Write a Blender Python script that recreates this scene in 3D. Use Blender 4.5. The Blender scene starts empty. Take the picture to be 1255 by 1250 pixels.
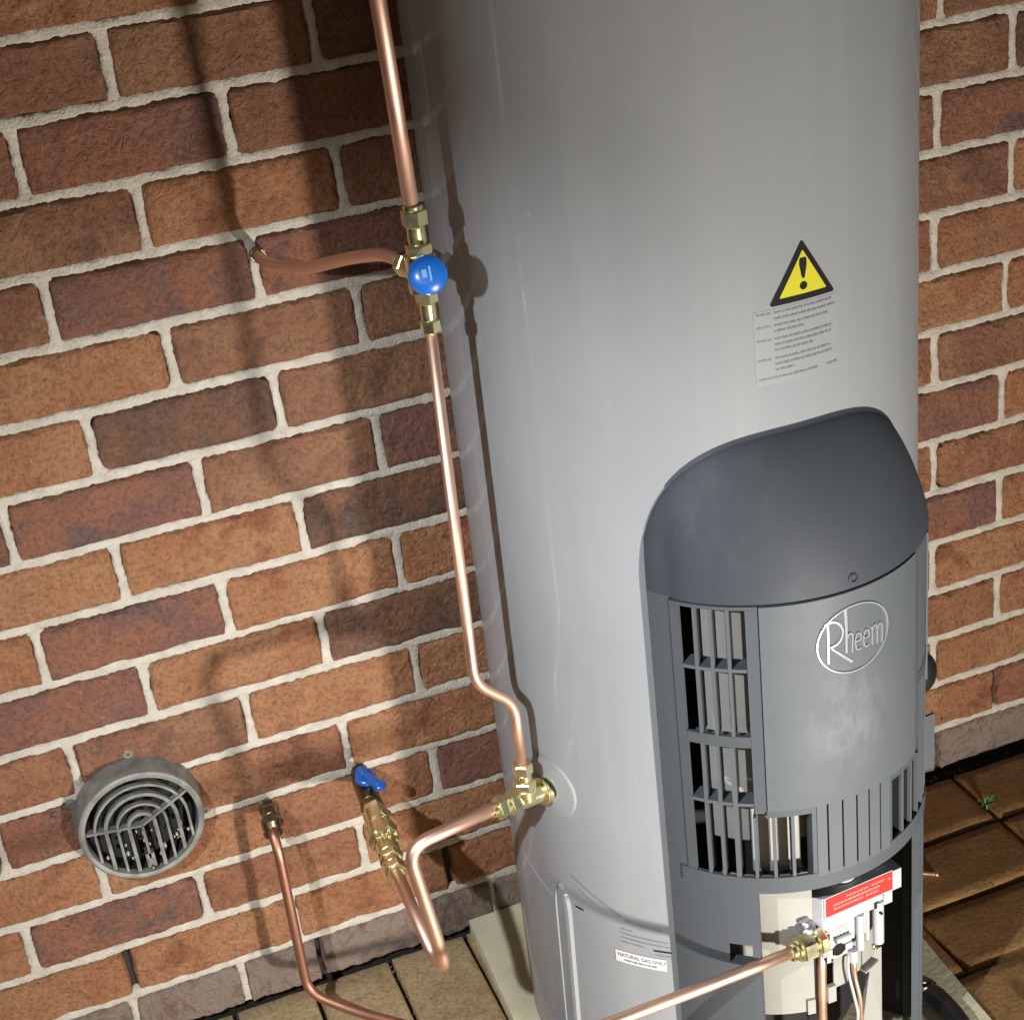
import bpy, bmesh, math, random
from mathutils import Vector, Matrix, noise
random.seed(7)
sc = bpy.context.scene
col = sc.collection
R_ = math.radians

# ------------------------------------------------------------------ camera
cam = bpy.data.cameras.new('camera'); camo = bpy.data.objects.new('camera', cam); col.objects.link(camo)
camo.location = (-0.06332704840317913, -1.864065977670949, 1.5578189976175099)
camo.rotation_euler = (1.1026345158539683, 0.11349783678413096, -0.3549995834656914)
cam.sensor_width = 36.0
cam.lens = 1950.059109673288 / 1255 * 36.0
cam.shift_x = (627.5 - 614.3950474427311) / 1255
cam.shift_y = (641.6024685691219 - 625) / 1255
cam.clip_start = 0.02; cam.clip_end = 100
sc.camera = camo
# ------------------------------------------------------------------ view
sc.view_settings.view_transform = 'Standard'; sc.view_settings.look = 'None'
sc.view_settings.gamma = 1; sc.view_settings.use_curve_mapping = False
sc.view_settings.exposure = 0.0
# ------------------------------------------------------------------ night sky
W = bpy.data.worlds.new('World'); sc.world = W; W.use_nodes = True
nt = W.node_tree; bg = nt.nodes['Background']
sky = nt.nodes.new('ShaderNodeTexSky'); sky.sky_type = 'NISHITA'; sky.sun_disc = False
sky.sun_elevation = R_(14); sky.sun_rotation = R_(200)
nt.links.new(sky.outputs[0], bg.inputs[0]); bg.inputs[1].default_value = 0.03
# ------------------------------------------------------------------ the two work lamps standing outside the frame
def spot(name, loc, target, watts, color, radius, size, blend):
    l = bpy.data.lights.new(name, 'SPOT'); l.energy = watts; l.color = color
    l.shadow_soft_size = radius; l.spot_size = R_(size); l.spot_blend = blend
    o = bpy.data.objects.new(name, l); col.objects.link(o); o.location = loc
    o.rotation_euler = (Vector(target) - Vector(loc)).to_track_quat('-Z', 'Y').to_euler()
    return o
spot('low_work_lamp', (0.79, -1.90, 0.10), (0.50, 0, 0.50), 190, (1.0, 0.95, 0.88), 0.05, 105, 1.0)
spot('hand_torch', (-0.55, -1.35, 1.55), (0.42, -0.2, 0.17), 145, (0.91, 0.95, 1.0), 0.018, 61, 1.0)

# ------------------------------------------------------------------ frames of the tank and of its front cover
C = (0.6636, -0.2785); RT = 0.2693
FA = R_(-85.5); OX, OY = math.cos(FA), math.sin(FA); TX, TY = -OY, OX
W0 = 0.14; RR = 0.193
CCx, CCy = C[0] + W0 * OX, C[1] + W0 * OY
FLOOR = -0.083; PAD = -0.062; H = 0.0873
def P(u, w, z): return Vector((C[0] + u * TX + w * OX, C[1] + u * TY + w * OY, z))
def A(a, r, z):
    t = FA + R_(a); return Vector((CCx + r * math.cos(t), CCy + r * math.sin(t), z))
def K(th, r, z):
    t = R_(th); return Vector((C[0] + r * math.cos(t), C[1] + r * math.sin(t), z))

# ------------------------------------------------------------------ helpers
def link(name, me, parent=None, mat=None, loc=None):
    o = bpy.data.objects.new(name, me); col.objects.link(o)
    if mat is not None and me is not None and len(me.materials) == 0: me.materials.append(mat)
    if parent: o.parent = parent
    if loc: o.location = loc
    return o
def build(name, bm, mat, parent=None, smooth=False, recalc=True):
    if recalc: bmesh.ops.recalc_face_normals(bm, faces=bm.faces)
    me = bpy.data.meshes.new(name); bm.to_mesh(me); bm.free()
    if smooth:
        for p in me.polygons: p.use_smooth = True
        if smooth != 'all':
            me.set_sharp_from_angle(angle=R_(smooth if smooth is not True else 35))
    return link(name, me, parent, mat)
def tag(o, label=None, cat=None, group=None, kind=None):
    if label: o['label'] = label
    if cat: o['category'] = cat
    if group: o['group'] = group
    if kind: o['kind'] = kind
    return o
def thing(name, label, cat, group=None, loc=(0, 0, 0)):
    o = bpy.data.objects.new(name, None); col.objects.link(o); o.empty_display_size = .05
    o.location = loc
    return tag(o, label, cat, group)
def hexa(bm, c8):
    v = [bm.verts.new(c) for c in c8]
    for f in ((0, 1, 2, 3), (7, 6, 5, 4), (0, 4, 5, 1), (1, 5, 6, 2), (2, 6, 7, 3), (3, 7, 4, 0)):
        bm.faces.new([v[i] for i in f])
def box(bm, x0, x1, y0, y1, z0, z1):
    hexa(bm, [(x0, y0, z0), (x1, y0, z0), (x1, y1, z0), (x0, y1, z0), (x0, y0, z1), (x1, y0, z1), (x1, y1, z1), (x0, y1, z1)])
def pbox(bm, u0, u1, w0, w1, z0, z1):
    hexa(bm, [P(u0, w0, z0), P(u1, w0, z0), P(u1, w1, z0), P(u0, w1, z0), P(u0, w0, z1), P(u1, w0, z1), P(u1, w1, z1), P(u0, w1, z1)])
def cbox(bm, a0, a1, z0, z1, r0=RR - .0035, r1=RR, fn=A, step=2.5):
    n = max(1, int(abs(a1 - a0) / step)); prev = None; first = None
    for i in range(n + 1):
        a = a0 + (a1 - a0) * i / n
        cur = [bm.verts.new(fn(a, r, z)) for r, z in ((r0, z0), (r1, z0), (r1, z1), (r0, z1))]
        if prev:
            for k in range(4): bm.faces.new((prev[k], prev[(k + 1) % 4], cur[(k + 1) % 4], cur[k]))
        else: first = cur
        prev = cur
    bm.faces.new(first); bm.faces.new(prev[::-1])
def bevel(bm, w, seg=1, ang=30):
    ed = [e for e in bm.edges if len(e.link_faces) == 2 and e.calc_face_angle(0) > R_(ang)]
    bmesh.ops.bevel(bm, geom=ed, offset=w, segments=seg, affect='EDGES', profile=.6, clamp_overlap=True)
def frame_of(d):
    d = Vector(d).normalized(); up = Vector((0, 0, 1)) if abs(d.z) < .9 else Vector((1, 0, 0))
    x = d.cross(up).normalized(); return d, x, d.cross(x).normalized()
def fillet(pts, rad, n=7):
    pts = [Vector(p) for p in pts]; out = [pts[0]]
    for i in range(1, len(pts) - 1):
        a, b, c = pts[i - 1], pts[i], pts[i + 1]; d1 = (a - b); d2 = (c - b)
        t = min(rad, d1.length * .48, d2.length * .48)
        p = b + d1.normalized() * t; q = b + d2.normalized() * t
        for k in range(n + 1):
            s = k / n; out.append(p * (1 - s) ** 2 + b * 2 * s * (1 - s) + q * s * s)
    out.append(pts[-1]); return out
def tube(bm, pts, r, n=20, cap=True):
    pts = [Vector(p) for p in pts]; prev = None; x = None
    for i, p in enumerate(pts):
        d = (pts[min(i + 1, len(pts) - 1)] - pts[max(i - 1, 0)]).normalized()
        if x is None: x = frame_of(d)[1]
        x = (x - d * x.dot(d)).normalized(); y = d.cross(x)
        rr = r(i / (len(pts) - 1)) if callable(r) else r
        cur = [bm.verts.new(p + (x * math.cos(6.2832 * k / n) + y * math.sin(6.2832 * k / n)) * rr) for k in range(n)]
        if prev:
            for k in range(n): bm.faces.new((prev[k], prev[(k + 1) % n], cur[(k + 1) % n], cur[k]))
        elif cap: bm.faces.new(cur[::-1])
        prev = cur
    if cap: bm.faces.new(prev)
def stack(bm, p, d, segs, rot=0.0):
    """fitting: sections (length, radius, sides) one behind the other along d; hexagons get chamfered ends"""
    d, x, y = frame_of(d); p = Vector(p)
    for (L, r, n) in segs:
        ch = min(.0012, L * .2)
        rings = [(0, r - ch), (ch, r), (L - ch, r), (L, r - ch)]
        prev = None
        for (t, q) in rings:
            cur = [bm.verts.new(p + d * t + (x * math.cos(6.2832 * k / n + rot) + y * math.sin(6.2832 * k / n + rot)) * q) for k in range(n)]
            if prev:
                for k in range(n): bm.faces.new((prev[k], prev[(k + 1) % n], cur[(k + 1) % n], cur[k]))
            else: bm.faces.new(cur[::-1])
            prev = cur
        bm.faces.new(prev); p = p + d * (L + .00005)
    return p
def lathe(bm, p, d, prof, n=28):
    """profile (distance, radius) revolved about axis p,d"""
    d, x, y = frame_of(d); p = Vector(p); prev = None
    for (t, q) in prof:
        cur = [bm.verts.new(p + d * t + (x * math.cos(6.2832 * k / n) + y * math.sin(6.2832 * k / n)) * max(q, 1e-5)) for k in range(n)]
        if prev:
            for k in range(n): bm.faces.new((prev[k], prev[(k + 1) % n], cur[(k + 1) % n], cur[k]))
        prev = cur

# ------------------------------------------------------------------ materials
def mat(name, color, rough=.5, metal=0.0, coat=0.0, coat_r=.1, bump=None, vary=None, spec=.5, vscale=20, rvary=0.0):
    m = bpy.data.materials.new(name); m.use_nodes = True; t = m.node_tree; b = t.nodes['Principled BSDF']
    b.inputs['Base Color'].default_value = (*color, 1); b.inputs['Roughness'].default_value = rough
    b.inputs['Metallic'].default_value = metal; b.inputs['Coat Weight'].default_value = coat
    b.inputs['Coat Roughness'].default_value = coat_r; b.inputs['Specular IOR Level'].default_value = spec
    tc = t.nodes.new('ShaderNodeTexCoord')
    if vary or rvary:
        n = t.nodes.new('ShaderNodeTexNoise'); n.inputs['Scale'].default_value = vscale; n.inputs['Detail'].default_value = 6
        t.links.new(tc.outputs['Object'], n.inputs['Vector'])
        if vary:
            mx = t.nodes.new('ShaderNodeMix'); mx.data_type = 'RGBA'; rp = t.nodes.new('ShaderNodeValToRGB')
            rp.color_ramp.elements[0].position = .35; rp.color_ramp.elements[1].position = .7
            t.links.new(n.outputs['Fac'], rp.inputs[0]); t.links.new(rp.outputs[0], mx.inputs['Factor'])
            mx.inputs['A'].default_value = (*color, 1); mx.inputs['B'].default_value = (*vary, 1)
            t.links.new(mx.outputs['Result'], b.inputs['Base Color'])
        if rvary:
            mr = t.nodes.new('ShaderNodeMapRange'); mr.inputs['From Min'].default_value = .3; mr.inputs['From Max'].default_value = .7
            mr.inputs['To Min'].default_value = max(.02, rough - rvary); mr.inputs['To Max'].default_value = rough + rvary
            t.links.new(n.outputs['Fac'], mr.inputs[0]); t.links.new(mr.outputs[0], b.inputs['Roughness'])
    if bump:
        sc_, st, ds = bump
        n2 = t.nodes.new('ShaderNodeTexNoise'); n2.inputs['Scale'].default_value = sc_; n2.inputs['Detail'].default_value = 5
        bp = t.nodes.new('ShaderNodeBump'); bp.inputs['Strength'].default_value = st; bp.inputs['Distance'].default_value = ds
        t.links.new(tc.outputs['Object'], n2.inputs['Vector']); t.links.new(n2.outputs['Fac'], bp.inputs['Height'])
        t.links.new(bp.outputs[0], b.inputs['Normal'])
    return m
def dent(m, scale, dist, streak):
    t = m.node_tree; b = t.nodes['Principled BSDF']; L = t.links.new
    old = b.inputs['Normal'].links[0].from_socket
    tc = t.nodes.new('ShaderNodeTexCoord'); n = t.nodes.new('ShaderNodeTexNoise'); n.inputs['Scale'].default_value = scale; n.inputs['Detail'].default_value = 2
    mp = t.nodes.new('ShaderNodeMapping'); mp.inputs['Scale'].default_value = (1, 1, .6); L(tc.outputs['Object'], mp.inputs[0]); L(mp.outputs[0], n.inputs['Vector'])
    bp = t.nodes.new('ShaderNodeBump'); bp.inputs['Strength'].default_value = .5; bp.inputs['Distance'].default_value = dist
    L(n.outputs['Fac'], bp.inputs['Height']); L(old, bp.inputs['Normal']); L(bp.outputs[0], b.inputs['Normal']); L(bp.outputs[0], b.inputs['Coat Normal'])
    # faint run marks and dust
    base = b.inputs['Base Color'].links[0].from_socket
    n2 = t.nodes.new('ShaderNodeTexNoise'); n2.inputs['Scale'].default_value = 30; n2.inputs['Detail'].default_value = 6
    mp2 = t.nodes.new('ShaderNodeMapping'); mp2.inputs['Scale'].default_value = (1, 1, .06); L(tc.outputs['Object'], mp2.inputs[0]); L(mp2.outputs[0], n2.inputs['Vector'])
    r = t.nodes.new('ShaderNodeMapRange'); r.inputs['From Min'].default_value = .5; r.inputs['From Max'].default_value = .8; r.inputs['To Max'].default_value = streak; L(n2.outputs['Fac'], r.inputs[0])
    x = t.nodes.new('ShaderNodeMix'); x.data_type = 'RGBA'; L(r.outputs[0], x.inputs['Factor']); L(base, x.inputs['A']); x.inputs['B'].default_value = (.36, .36, .34, 1)
    L(x.outputs['Result'], b.inputs['Base Color'])
def brick_mat(name, c1, c2, c3, smear=0.0, dark=.44, crease=1.2, fine=1.2):
    m = bpy.data.materials.new(name); m.use_nodes = True; t = m.node_tree; b = t.nodes['Principled BSDF']; L = t.links.new
    b.inputs['Roughness'].default_value = .78; b.inputs['Specular IOR Level'].default_value = .3
    tc = t.nodes.new('ShaderNodeTexCoord'); oi = t.nodes.new('ShaderNodeObjectInfo')
    off = t.nodes.new('ShaderNodeVectorMath'); off.operation = 'MULTIPLY_ADD'
    cb_ = t.nodes.new('ShaderNodeCombineXYZ')
    for i in range(3): L(oi.outputs['Random'], cb_.inputs[i])
    off.inputs[1].default_value = (7, 13, 5); L(cb_.outputs[0], off.inputs[0]); L(tc.outputs['Object'], off.inputs[2])
    def nz(scale, det=6, dist=0, rough=.6):
        n = t.nodes.new('ShaderNodeTexNoise'); n.inputs['Scale'].default_value = scale; n.inputs['Detail'].default_value = det
        n.inputs['Distortion'].default_value = dist; n.inputs['Roughness'].default_value = rough
        L(off.outputs[0], n.inputs['Vector']); return n
    def ramp(src, p0, p1):
        r = t.nodes.new('ShaderNodeMapRange'); r.interpolation_type = 'SMOOTHSTEP'
        r.inputs['From Min'].default_value = p0; r.inputs['From Max'].default_value = p1; L(src, r.inputs[0]); return r.outputs[0]
    def mix(f, a, b_, mode='MIX'):
        x = t.nodes.new('ShaderNodeMix'); x.data_type = 'RGBA'; x.blend_type = mode
        if isinstance(f, float): x.inputs['Factor'].default_value = f
        else: L(f, x.inputs['Factor'])
        for k, v in (('A', a), ('B', b_)):
            if isinstance(v, tuple): x.inputs[k].default_value = (*v, 1)
            else: L(v, x.inputs[k])
        return x.outputs['Result']
    big = nz(8, 4, .4); mid = nz(30, 7, .35, .7); crs = nz(52, 3, 1.6, .55); fin = nz(150, 7, .1, .8); pit = nz(75, 3, .2); sp = nz(260, 2)
    c = mix(ramp(big.outputs['Fac'], .40, .60), c1, c2)
    c = mix(ramp(nz(14, 3, .2).outputs['Fac'], .56, .72), c, tuple(.9 * q for q in c3))
    c = mix(ramp(mid.outputs['Fac'], .5, .75), c, c3)
    dk = ramp(fin.outputs['Fac'], .55, .38)
    mul = t.nodes.new('ShaderNodeMath'); mul.operation = 'MULTIPLY'; L(dk, mul.inputs[0]); mul.inputs[1].default_value = dark
    c = mix(mul.outputs[0], c, (.055, .024, .014))
    lt = ramp(nz(95, 8, .25, .75).outputs['Fac'], .54, .68)
    m5 = t.nodes.new('ShaderNodeMath'); m5.operation = 'MULTIPLY'; L(lt, m5.inputs[0]); m5.inputs[1].default_value = .32
    c = mix(m5.outputs[0], c, (.56, .36, .25))
    # soot and kiln spots
    s2 = ramp(pit.outputs['Fac'], .73, .78)
    c = mix(s2, c, (.025, .016, .012))
    # pale sandy grains
    s3 = ramp(sp.outputs['Fac'], .70, .76)
    m3 = t.nodes.new('ShaderNodeMath'); m3.operation = 'MULTIPLY'; L(s3, m3.inputs[0]); m3.inputs[1].default_value = .45
    c = mix(m3.outputs[0], c, (.55, .38, .26))
    if smear:
        s4 = ramp(nz(22, 7, 1.2).outputs['Fac'], .60 - smear * .35, .68 - smear * .2)
        c = mix(s4, c, (.36, .28, .23))
    L(c, b.inputs['Base Color'])
    ad = t.nodes.new('ShaderNodeMath'); ad.operation = 'MULTIPLY_ADD'; L(mid.outputs['Fac'], ad.inputs[0]); ad.inputs[1].default_value = 1.6; L(fin.outputs['Fac'], ad.inputs[2])
    ad2 = t.nodes.new('ShaderNodeMath'); ad2.operation = 'MULTIPLY_ADD'; L(crs.outputs['Fac'], ad2.inputs[0]); ad2.inputs[1].default_value = crease; L(ad.outputs[0], ad2.inputs[2])
    bp = t.nodes.new('ShaderNodeBump'); bp.inputs['Strength'].default_value = 1.0; bp.inputs['Distance'].default_value = .008 * fine
    L(ad2.outputs[0], bp.inputs['Height']); L(bp.outputs[0], b.inputs['Normal'])
    return m
BM = {
 'o': brick_mat('brick_orange', (.52, .235, .112), (.58, .29, .145), (.42, .155, .078)),
 'r': brick_mat('brick_red', (.42, .18, .098), (.50, .235, .12), (.32, .13, .082)),
 'b': brick_mat('brick_brown', (.37, .17, .10), (.46, .24, .13), (.27, .135, .09)),
 'p': brick_mat('brick_purple', (.30, .145, .115), (.42, .18, .105), (.25, .15, .13)),
 'd': brick_mat('brick_dark', (.22, .125, .09), (.32, .155, .09), (.18, .115, .085), dark=.5),
 'g': brick_mat('brick_smeared', (.33, .20, .155), (.28, .19, .15), (.25, .14, .11), smear=.75)}
MM = mat('mortar', (.40, .36, .30), .9, bump=(260, 1.0, .003), vary=(.52, .48, .41), vscale=45)
M_gap = mat('joint_dirt', (.03, .024, .018), .95, bump=(200, .6, .002))
M_tank = mat('tank_paint', (.238, .246, .257), .62, coat=.42, coat_r=.05, spec=.2, bump=(700, .05, .0005), vary=(.252, .261, .273), rvary=.06, vscale=6)
dent(M_tank, 7, .0022, .22)
M_cov = mat('cover_plastic', (.082, .092, .100), .60, spec=.32, bump=(1500, .06, .0003), rvary=.04, vscale=14)
M_hood = mat('hood_plastic_shaded', (.041, .047, .057), .6, spec=.26, bump=(1500, .06, .0003), rvary=.07, vscale=9)  # same plastic as the cover, shade painted in as darker grey
def scuff_highlight(m, cx, cz, sx, sz, amount):
    m = m.copy(); m.name = m.name + '_scuff_highlight'; t = m.node_tree; b = t.nodes['Principled BSDF']; L = t.links.new
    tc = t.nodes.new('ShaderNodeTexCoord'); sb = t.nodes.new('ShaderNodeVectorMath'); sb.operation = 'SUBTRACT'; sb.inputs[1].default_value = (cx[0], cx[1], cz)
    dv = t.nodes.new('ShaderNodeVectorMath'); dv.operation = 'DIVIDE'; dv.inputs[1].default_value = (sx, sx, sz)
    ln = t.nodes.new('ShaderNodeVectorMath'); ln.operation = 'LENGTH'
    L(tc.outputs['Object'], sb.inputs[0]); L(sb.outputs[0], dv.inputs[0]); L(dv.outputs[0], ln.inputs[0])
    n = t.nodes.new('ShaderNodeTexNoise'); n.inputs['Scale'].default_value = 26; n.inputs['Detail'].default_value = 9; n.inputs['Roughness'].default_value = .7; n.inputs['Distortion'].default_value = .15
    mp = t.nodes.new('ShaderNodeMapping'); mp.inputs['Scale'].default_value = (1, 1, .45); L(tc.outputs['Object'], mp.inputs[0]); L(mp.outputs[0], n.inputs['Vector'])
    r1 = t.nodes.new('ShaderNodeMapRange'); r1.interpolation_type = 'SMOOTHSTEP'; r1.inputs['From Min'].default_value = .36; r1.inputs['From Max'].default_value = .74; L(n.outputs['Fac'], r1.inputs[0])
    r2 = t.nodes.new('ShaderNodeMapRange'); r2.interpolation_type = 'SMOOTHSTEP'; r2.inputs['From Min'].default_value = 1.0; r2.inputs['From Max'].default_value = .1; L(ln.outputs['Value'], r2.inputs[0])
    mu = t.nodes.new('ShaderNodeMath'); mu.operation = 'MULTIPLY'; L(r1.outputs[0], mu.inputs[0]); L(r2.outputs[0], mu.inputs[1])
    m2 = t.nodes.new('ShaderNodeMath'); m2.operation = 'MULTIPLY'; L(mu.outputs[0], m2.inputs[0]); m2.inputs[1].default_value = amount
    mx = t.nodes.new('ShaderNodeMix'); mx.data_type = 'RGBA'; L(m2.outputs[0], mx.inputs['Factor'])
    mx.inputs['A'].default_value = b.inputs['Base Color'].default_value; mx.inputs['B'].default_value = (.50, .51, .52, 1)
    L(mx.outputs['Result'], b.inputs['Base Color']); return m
M_frame = mat('frame_plastic_shaded', (.064, .072, .081), .58, spec=.3, bump=(1500, .06, .0003))  # cover plastic again, its shade put into the colour
pc = A(-2, RR, .56); M_panel = scuff_highlight(M_cov, (pc.x, pc.y), .56, .08, .10, .19)  # whitish scuffs that also stand in for a lamp highlight
hc = A(-52, RR - .03, .84); M_hood = scuff_highlight(M_hood, (hc.x, hc.y), .83, .13, .14, .05)  # painted pale glow where a lamp reflects in the hood
M_emb = mat('emblem_highlight', (.32, .33, .34), .3, metal=.3)  # panel plastic, highlights on the letters painted as pale colour
M_cu = mat('copper', (.90, .60, .45), .46, metal=1, vary=(.86, .52, .38), vscale=12, rvary=.08)
M_cud = mat('copper_tarnished', (.80, .50, .38), .5, metal=1, vary=(.64, .38, .28), vscale=25, rvary=.1)
M_br = mat('brass', (.92, .86, .54), .27, metal=1, vary=(.82, .74, .42), vscale=40, rvary=.06)
M_blue = mat('blue_plastic', (.008, .115, .46), .3, coat=.4)
M_blk = mat('black_plastic', (.012, .012, .012), .3)
M_cav = mat('cavity_black', (.01, .01, .01), .8)  # black for cavities, their shade put in as colour
M_crm = mat('cream_enamel', (.30, .295, .27), .45, vary=(.25, .245, .22), vscale=8)
M_wht = mat('white_plastic', (.36, .37, .38), .4)
M_red = mat('red_label', (.46, .028, .022), .5, spec=.25)
M_pnk = mat('pale_red_print', (.52, .18, .15), .5)
M_ink = mat('black_ink', (.010, .010, .010), .7, spec=.15)
M_ink2 = mat('grey_ink', (.17, .17, .17), .5)
M_yel = mat('yellow_print', (.50, .46, .025), .65, spec=.15)
M_lab = mat('white_label', (.55, .55, .56), .45)
M_vent = mat('vent_metal', (.25, .25, .225), .55, metal=.2, vary=(.15, .15, .13), vscale=60, bump=(300, .3, .001))
M_conc = mat('pad_cement', (.66, .62, .43), .7, vary=(.40, .37, .25), vscale=9, bump=(120, .4, .002))
M_pav = brick_mat('paver_clay', (.50, .37, .195), (.56, .43, .235), (.40, .28, .14), dark=.4, crease=.08, fine=.45)
M_steel = mat('galvanised', (.45, .46, .47), .35, metal=.9)
M_leaf = mat('weed_leaf', (.14, .30, .07), .5)

# pavers on the right: same clay, darker and shinier, floor shade painted in
def shaded_variant(src):
    m = src.copy(); m.name = 'paver_clay_shaded'; t = m.node_tree; b = t.nodes['Principled BSDF']
    lk = b.inputs['Base Color'].links[0]; s = lk.from_socket
    x = t.nodes.new('ShaderNodeMix'); x.data_type = 'RGBA'; x.blend_type = 'MULTIPLY'; x.inputs['Factor'].default_value = 1
    t.links.new(s, x.inputs['A']); x.inputs['B'].default_value = (.60, .43, .29, 1)
    t.links.new(x.outputs['Result'], b.inputs['Base Color']); b.inputs['Roughness'].default_value = .38
    return m
M_pav_shade = shaded_variant(M_pav)

# ------------------------------------------------------------------ brick wall
wall = thing('brick_wall', 'clinker brick wall with pale raised mortar joints behind the water heater', 'brick wall')
def brick_mesh(k, hw=.1145, hh=.0385, depth=.05):
    bm = bmesh.new(); nx, nz = 40, 15; s = k * 17.3; rows = []
    rc = .007 + .007 * noise.noise(Vector((s, 1, 2))) ** 2 * 4
    for j in range(nz + 1):
        row = []
        for i in range(nx + 1):
            # denser near the rims
            a = -math.cos(math.pi * i / nx); a = a * .5 + (2 * i / nx - 1) * .5
            b = -math.cos(math.pi * j / nz); b = b * .6 + (2 * j / nz - 1) * .4
            x = a * hw; z = b * hh
            # rounded corners
            ex = hw - rc; ez = hh - rc
            if abs(x) > ex and abs(z) > ez:
                dx, dz = abs(x) - ex, abs(z) - ez; m = max(dx, dz); l = math.hypot(dx, dz)
                if l > 1e-9: f = m / l; x = math.copysign(ex + dx * f, x); z = math.copysign(ez + dz * f, z)
            # ragged outline
            e = max(abs(a), abs(b)) ** 6
            x += e * .0036 * noise.noise(Vector((x * 45, z * 60, s)))
            z += e * .0042 * noise.noise(Vector((x * 38, z * 60, s + 9)))
            dE = min(hw - abs(x), hh - abs(z)); roll = max(0, 1 - dE / .0055)
            y = -.0035 + .0095 * roll ** 2 * (1.5 if b > 0 else .8)
            y += .0040 * noise.noise(Vector((x * 22, z * 30, s + 3))) + .0030 * noise.noise(Vector((x * 75, z * 110, s + 5))) + .0010 * noise.noise(Vector((x * 190, z * 230, s + 8)))
            row.append(bm.verts.new((x, y, z)))
        rows.append(row)
    for j in range(nz):
        for i in range(nx): bm.faces.new((rows[j][i], rows[j][i + 1], rows[j + 1][i + 1], rows[j + 1][i]))
    rim = rows[0][:] + [r[-1] for r in rows[1:]] + rows[-1][-2::-1] + [r[0] for r in rows[-2:0:-1]]
    back = [bm.verts.new((v.co.x, depth, v.co.z)) for v in rim]; n = len(rim)
    for i in range(n): bm.faces.new((rim[i], back[i], back[(i + 1) % n], rim[(i + 1) % n]))
    bm.faces.new(back[::-1])
    bmesh.ops.recalc_face_normals(bm, faces=bm.faces)
    me = bpy.data.meshes.new('brick'); bm.to_mesh(me); bm.free()
    for p in me.polygons: p.use_smooth = len(p.vertices) == 4
    me.set_sharp_from_angle(angle=R_(60))
    me.materials.append(BM['o'])
    return me
BMESH = [brick_mesh(k) for k in range(16)]
CM = {14: {-.5: 'b', .5: 'b', 1.5: 'd'}, 13: {-1: 'b', 0: 'p', 1: 'b', 2: 'b'}, 12: {-.5: 'b', .5: 'o', 1.5: 'b'}, 11: {-1: 'b', 0: 'p', 1: 'p', 2: 'b'},
      10: {-.5: 'o', .5: 'b', 1.5: 'b'}, 9: {-1: 'o', 0: 'd', 1: 'b', 2: 'p'}, 8: {-.5: 'p', .5: 'b', 1.5: 'p', -1.5: 'd'}, 7: {-1: 'o', 0: 'o', 1: 'd', 2: 'p'},
      6: {-1.5: 'o', -.5: 'p', .5: 'o', 1.5: 'o'}, 5: {-1: 'p', 0: 'o', 1: 'd'}, 4: {-1.5: 'r', -.5: 'b', .5: 'o', 1.5: 'o'}, 3: {-2: 'b', -1: 'p', 0: 'r', 1: 'o', 2: 'r'},
      2: {-1.5: 'o', -.5: 'o', .5: 'r', 1.5: 'p'}, 1: {-2: 'o', -1: 'p', 0: 'r', 1: 'o', 2: 'o'}, 0: {-1.5: 'o', -.5: 'o', .5: 'o', 1.5: 'o'}}
CMR = {12: {4.5: 'b', 5.5: 'd'}, 13: {4: 'r', 5: 'b'}, 11: {4: 'b', 5: 'p'}, 10: {4.5: 'b'}, 9: {5: 'r'}, 8: {4.5: 'o', 5.5: 'o'}, 7: {5: 'b'}, 6: {4.5: 'p'}, 5: {5: 'r'}, 4: {4.5: 'p', 5.5: 'o'}, 3: {5: 'o', 4: 'o'}, 2: {4.5: 'r', 5.5: 'o'}, 1: {5: 'o', 4: 'o'}, 0: {4.5: 'o', 5.5: 'r'}}
XMIN, XMAX, NROW = -3.5, 8, 20
rnd = random.Random(11)
perps = []
DX = {(12, 1.5): .0, (11, 0): -.006, (9, 0): .004}
for j in range(NROW):
    off = .5 if j % 2 == 0 else 0.0
    u = XMIN if off == .5 else XMIN + .5 - 1
    ulist = []
    while u <= XMAX: ulist.append(u); u += 1
    jit = {q: rnd.uniform(-.0028, .0028) + DX.get((j, q), 0) for q in ulist}
    zr = (j + .5) * H + rnd.uniform(-.001, .001)
    for q in ulist:
        perps.append((q * .24 + jit[q], zr, j, q))
        if q + 1 not in jit: continue
        x0 = q * .24 + jit[q]; x1 = (q + 1) * .24 + jit[q + 1]
        key = CM.get(j, {}).get(q) or CMR.get(j, {}).get(q) or rnd.choice('oorrbbpdo')
        o = bpy.data.objects.new('brick', BMESH[rnd.randrange(16)]); col.objects.link(o); o.parent = wall
        o.location = ((x0 + x1) / 2, rnd.uniform(-.0012, .0012), zr - .0009)
        fl = rnd.random() < .5
        o.scale = ((x1 - x0 - .0100) / .229, 1, rnd.uniform(.985, 1.015))
        o.rotation_euler = (0, 0 , rnd.uniform(-.004, .004))
        o.material_slots[0].link = 'OBJECT'; o.material_slots[0].material = BM[key]
# base course: smeared, cut bricks
BASE = [(-.84, -.60), (-.60, -.36), (-.36, -.13), (-.13, .03), (.03, .145), (.145, .305), (.305, .42), (.42, .60), (.60, .80), (.80, .97), (.97, 1.21), (1.21, 1.45), (1.45, 1.69), (1.69, 1.92)]
for i, (x0, x1) in enumerate(BASE):
    o = bpy.data.objects.new('brick', BMESH[(i * 5) % 16]); col.objects.link(o); o.parent = wall
    o.location = ((x0 + x1) / 2, -.002 + .002 * (i % 2), -.0435); o.scale = ((x1 - x0 - .008) / .229, 1, .98)
    o.rotation_euler = (rnd.uniform(-.03, .03), rnd.uniform(-.01, .01), 0)
    o.material_slots[0].link = 'OBJECT'; o.material_slots[0].material = BM['g']
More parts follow.
